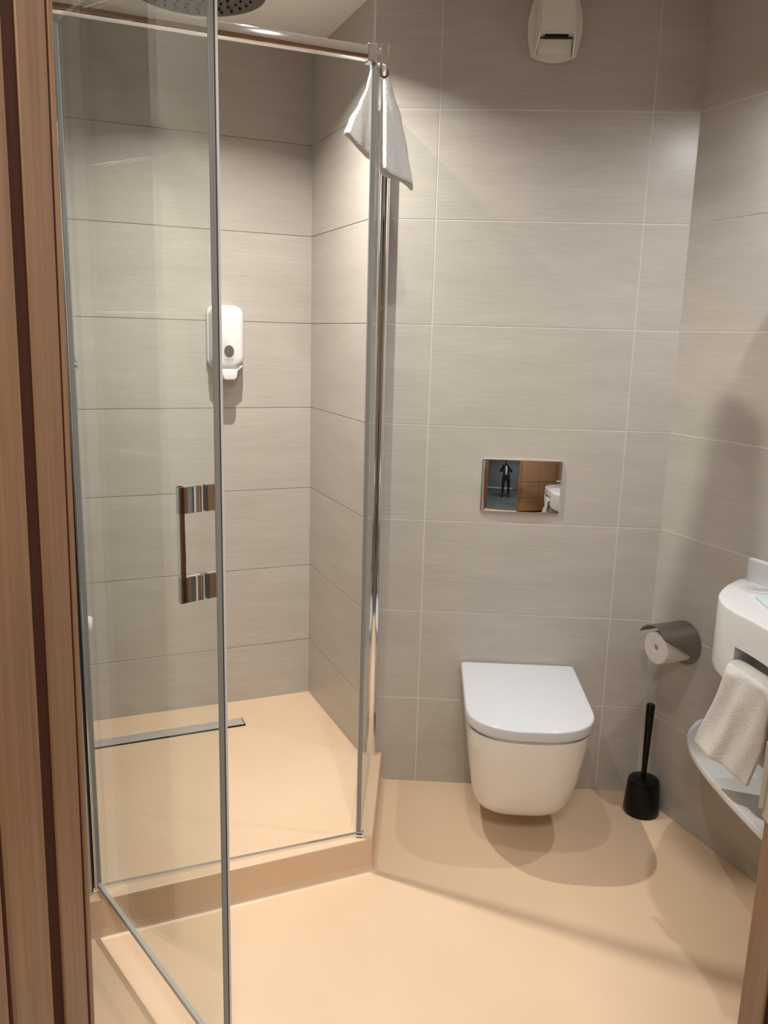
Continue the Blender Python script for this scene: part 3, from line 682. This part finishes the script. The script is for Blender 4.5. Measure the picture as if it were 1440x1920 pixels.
# tap
tpp = Wb('basin_tap', 'chrome tap standing on the washbasin counter', 'tap', 0.98, 0.045, 0.84)
bm = new(); tube(bm, (0, 0, 0), (0, 0, 0.13), 0.02, 0.018); obj('body', bm, CHROME, tpp, smooth=0.6)
bm = new(); tube(bm, (0, 0.0, 0.11), (0, -0.11, 0.10), 0.012, 0.01); obj('spout', bm, CHROME, tpp, smooth=0.6)
# shelf below
sh = Wb('shelf', 'thin white rounded shelf on the wall under the washbasin', 'shelf')
shf = [(0.250, 0.0), (0.258, 0.030), (0.275, 0.060), (0.295, 0.093), (0.320, 0.122), (0.353, 0.150), (0.385, 0.172), (0.417, 0.189), (0.47, 0.214), (0.522, 0.235), (0.603, 0.263), (0.702, 0.293), (0.80, 0.32), (0.95, 0.338), (1.1, 0.33), (1.22, 0.29), (1.30, 0.2), (1.335, 0.0)]
shp = [(a, -d) for a, d in shf]
bm = new(); prism(bm, shp, 0.360, 0.380, 0.005, 3); obj('board', bm, SOLID, sh, smooth=0.5)
# towel over the rail
bt = Wb('hand_towel', 'small white towel hanging folded over the washbasin towel rail', 'towel', 0.578, 0.268, 0.678)
path = []   # (distance from rail front (room positive), z) along the cloth, front hem -> over the rail -> back hem
for i in range(15): t = i/14; path.append((0.036 - 0.026*t - 0.006*math.sin(t*math.pi), -0.200 + 0.222*t))
for i in range(1, 10): a = math.pi*i/9; path.append((-0.010 + 0.020*math.cos(a), 0.022 + 0.016*math.sin(a)))
for i in range(1, 12): t = i/11; path.append((-0.030 - 0.002*t, 0.022 - 0.205*t))
bm = new(); nu = 22; th = 0.010
def cl(u, k, off):
    d, z = path[k]
    k0, k1 = max(0, k-1), min(len(path)-1, k+1)
    tx, tz = path[k1][0]-path[k0][0], path[k1][1]-path[k0][1]; l = math.hypot(tx, tz); nx_, nz_ = tz/l, -tx/l
    f = k/14 if k < 15 else 1.0
    w0 = -0.048*(1-f) if k < 15 else 0.0
    x = w0 + u*(0.185 - 0.010*(1-f))
    wob = 0.004*math.sin(u*7 + z*30) + 0.003*math.sin(u*15 - z*18)
    fold = -0.010*max(0, 1-abs(u-0.38)/0.14)*(1-f*0.7) if k < 15 else 0
    sl = -0.030*(1-f)*(u-0.5) + 0.018*u*0
    al = 0.578 + x
    for (a0_, d0_), (a1_, d1_) in zip(front, front[1:]):
        if a0_ <= al <= a1_: d = d + max(0.0, d0_ + (d1_-d0_)*(al-a0_)/(a1_-a0_) - 0.266)*(1.0 if k >= 10 else k/10)
    d2 = d + nx_*off + (wob if k < 15 else 0) + (-fold if k < 15 else 0)
    return (x, -d2, z + nz_*off + sl - 0.024*u*0)
top = [[bm.verts.new(cl(i/nu, k, th)) for i in range(nu+1)] for k in range(len(path))]
bot = [[bm.verts.new(cl(i/nu, k, 0.0)) for i in range(nu+1)] for k in range(len(path))]
for k in range(len(path)-1):
    for i in range(nu):
        bm.faces.new((top[k][i], top[k][i+1], top[k+1][i+1], top[k+1][i])); bm.faces.new((bot[k][i], bot[k+1][i], bot[k+1][i+1], bot[k][i+1]))
    bm.faces.new((top[k][0], top[k+1][0], bot[k+1][0], bot[k][0])); bm.faces.new((top[k][nu], bot[k][nu], bot[k+1][nu], top[k+1][nu]))
for i in range(nu):
    bm.faces.new((top[0][i], bot[0][i], bot[0][i+1], top[0][i+1])); bm.faces.new((top[-1][i], top[-1][i+1], bot[-1][i+1], bot[-1][i]))
cloth = obj('cloth', bm, TERRY, bt, smooth=1.2)
sm = cloth.modifiers.new('sub', 'SUBSURF'); sm.levels = 2; sm.render_levels = 2
# tumbler and packet on the counter
tg = Wb('tumbler', 'clear glass tumbler standing on the washbasin counter', 'glass', 0.455, 0.070, 0.8402)
bm = new(); lathe(bm, [(0, 0), (0.030, 0.0), (0.0315, 0.003), (0.036, 0.088), (0.0355, 0.090), (0.034, 0.088), (0.0292, 0.008), (0.0, 0.006)], 40); obj('glass_body', bm, TUMBLER, tg, smooth=0.7)
pk = Wb('soap_packet', 'flat pale blue packet lying beside the glass tumbler', 'packet', 0.555, 0.115, 0.8402)
bm = new(); box(bm, -0.048, 0.048, -0.036, 0.036, 0.0, 0.007, 0.0025); ob = obj('wrapper', bm, PACKET, pk); ob.rotation_euler.z = math.radians(-28)
bm = new(); box(bm, -0.05, 0.05, 0.0365, 0.040, 0.002, 0.004); ob2 = obj('crimp', bm, PACKET, pk); ob2.rotation_euler.z = math.radians(-28)
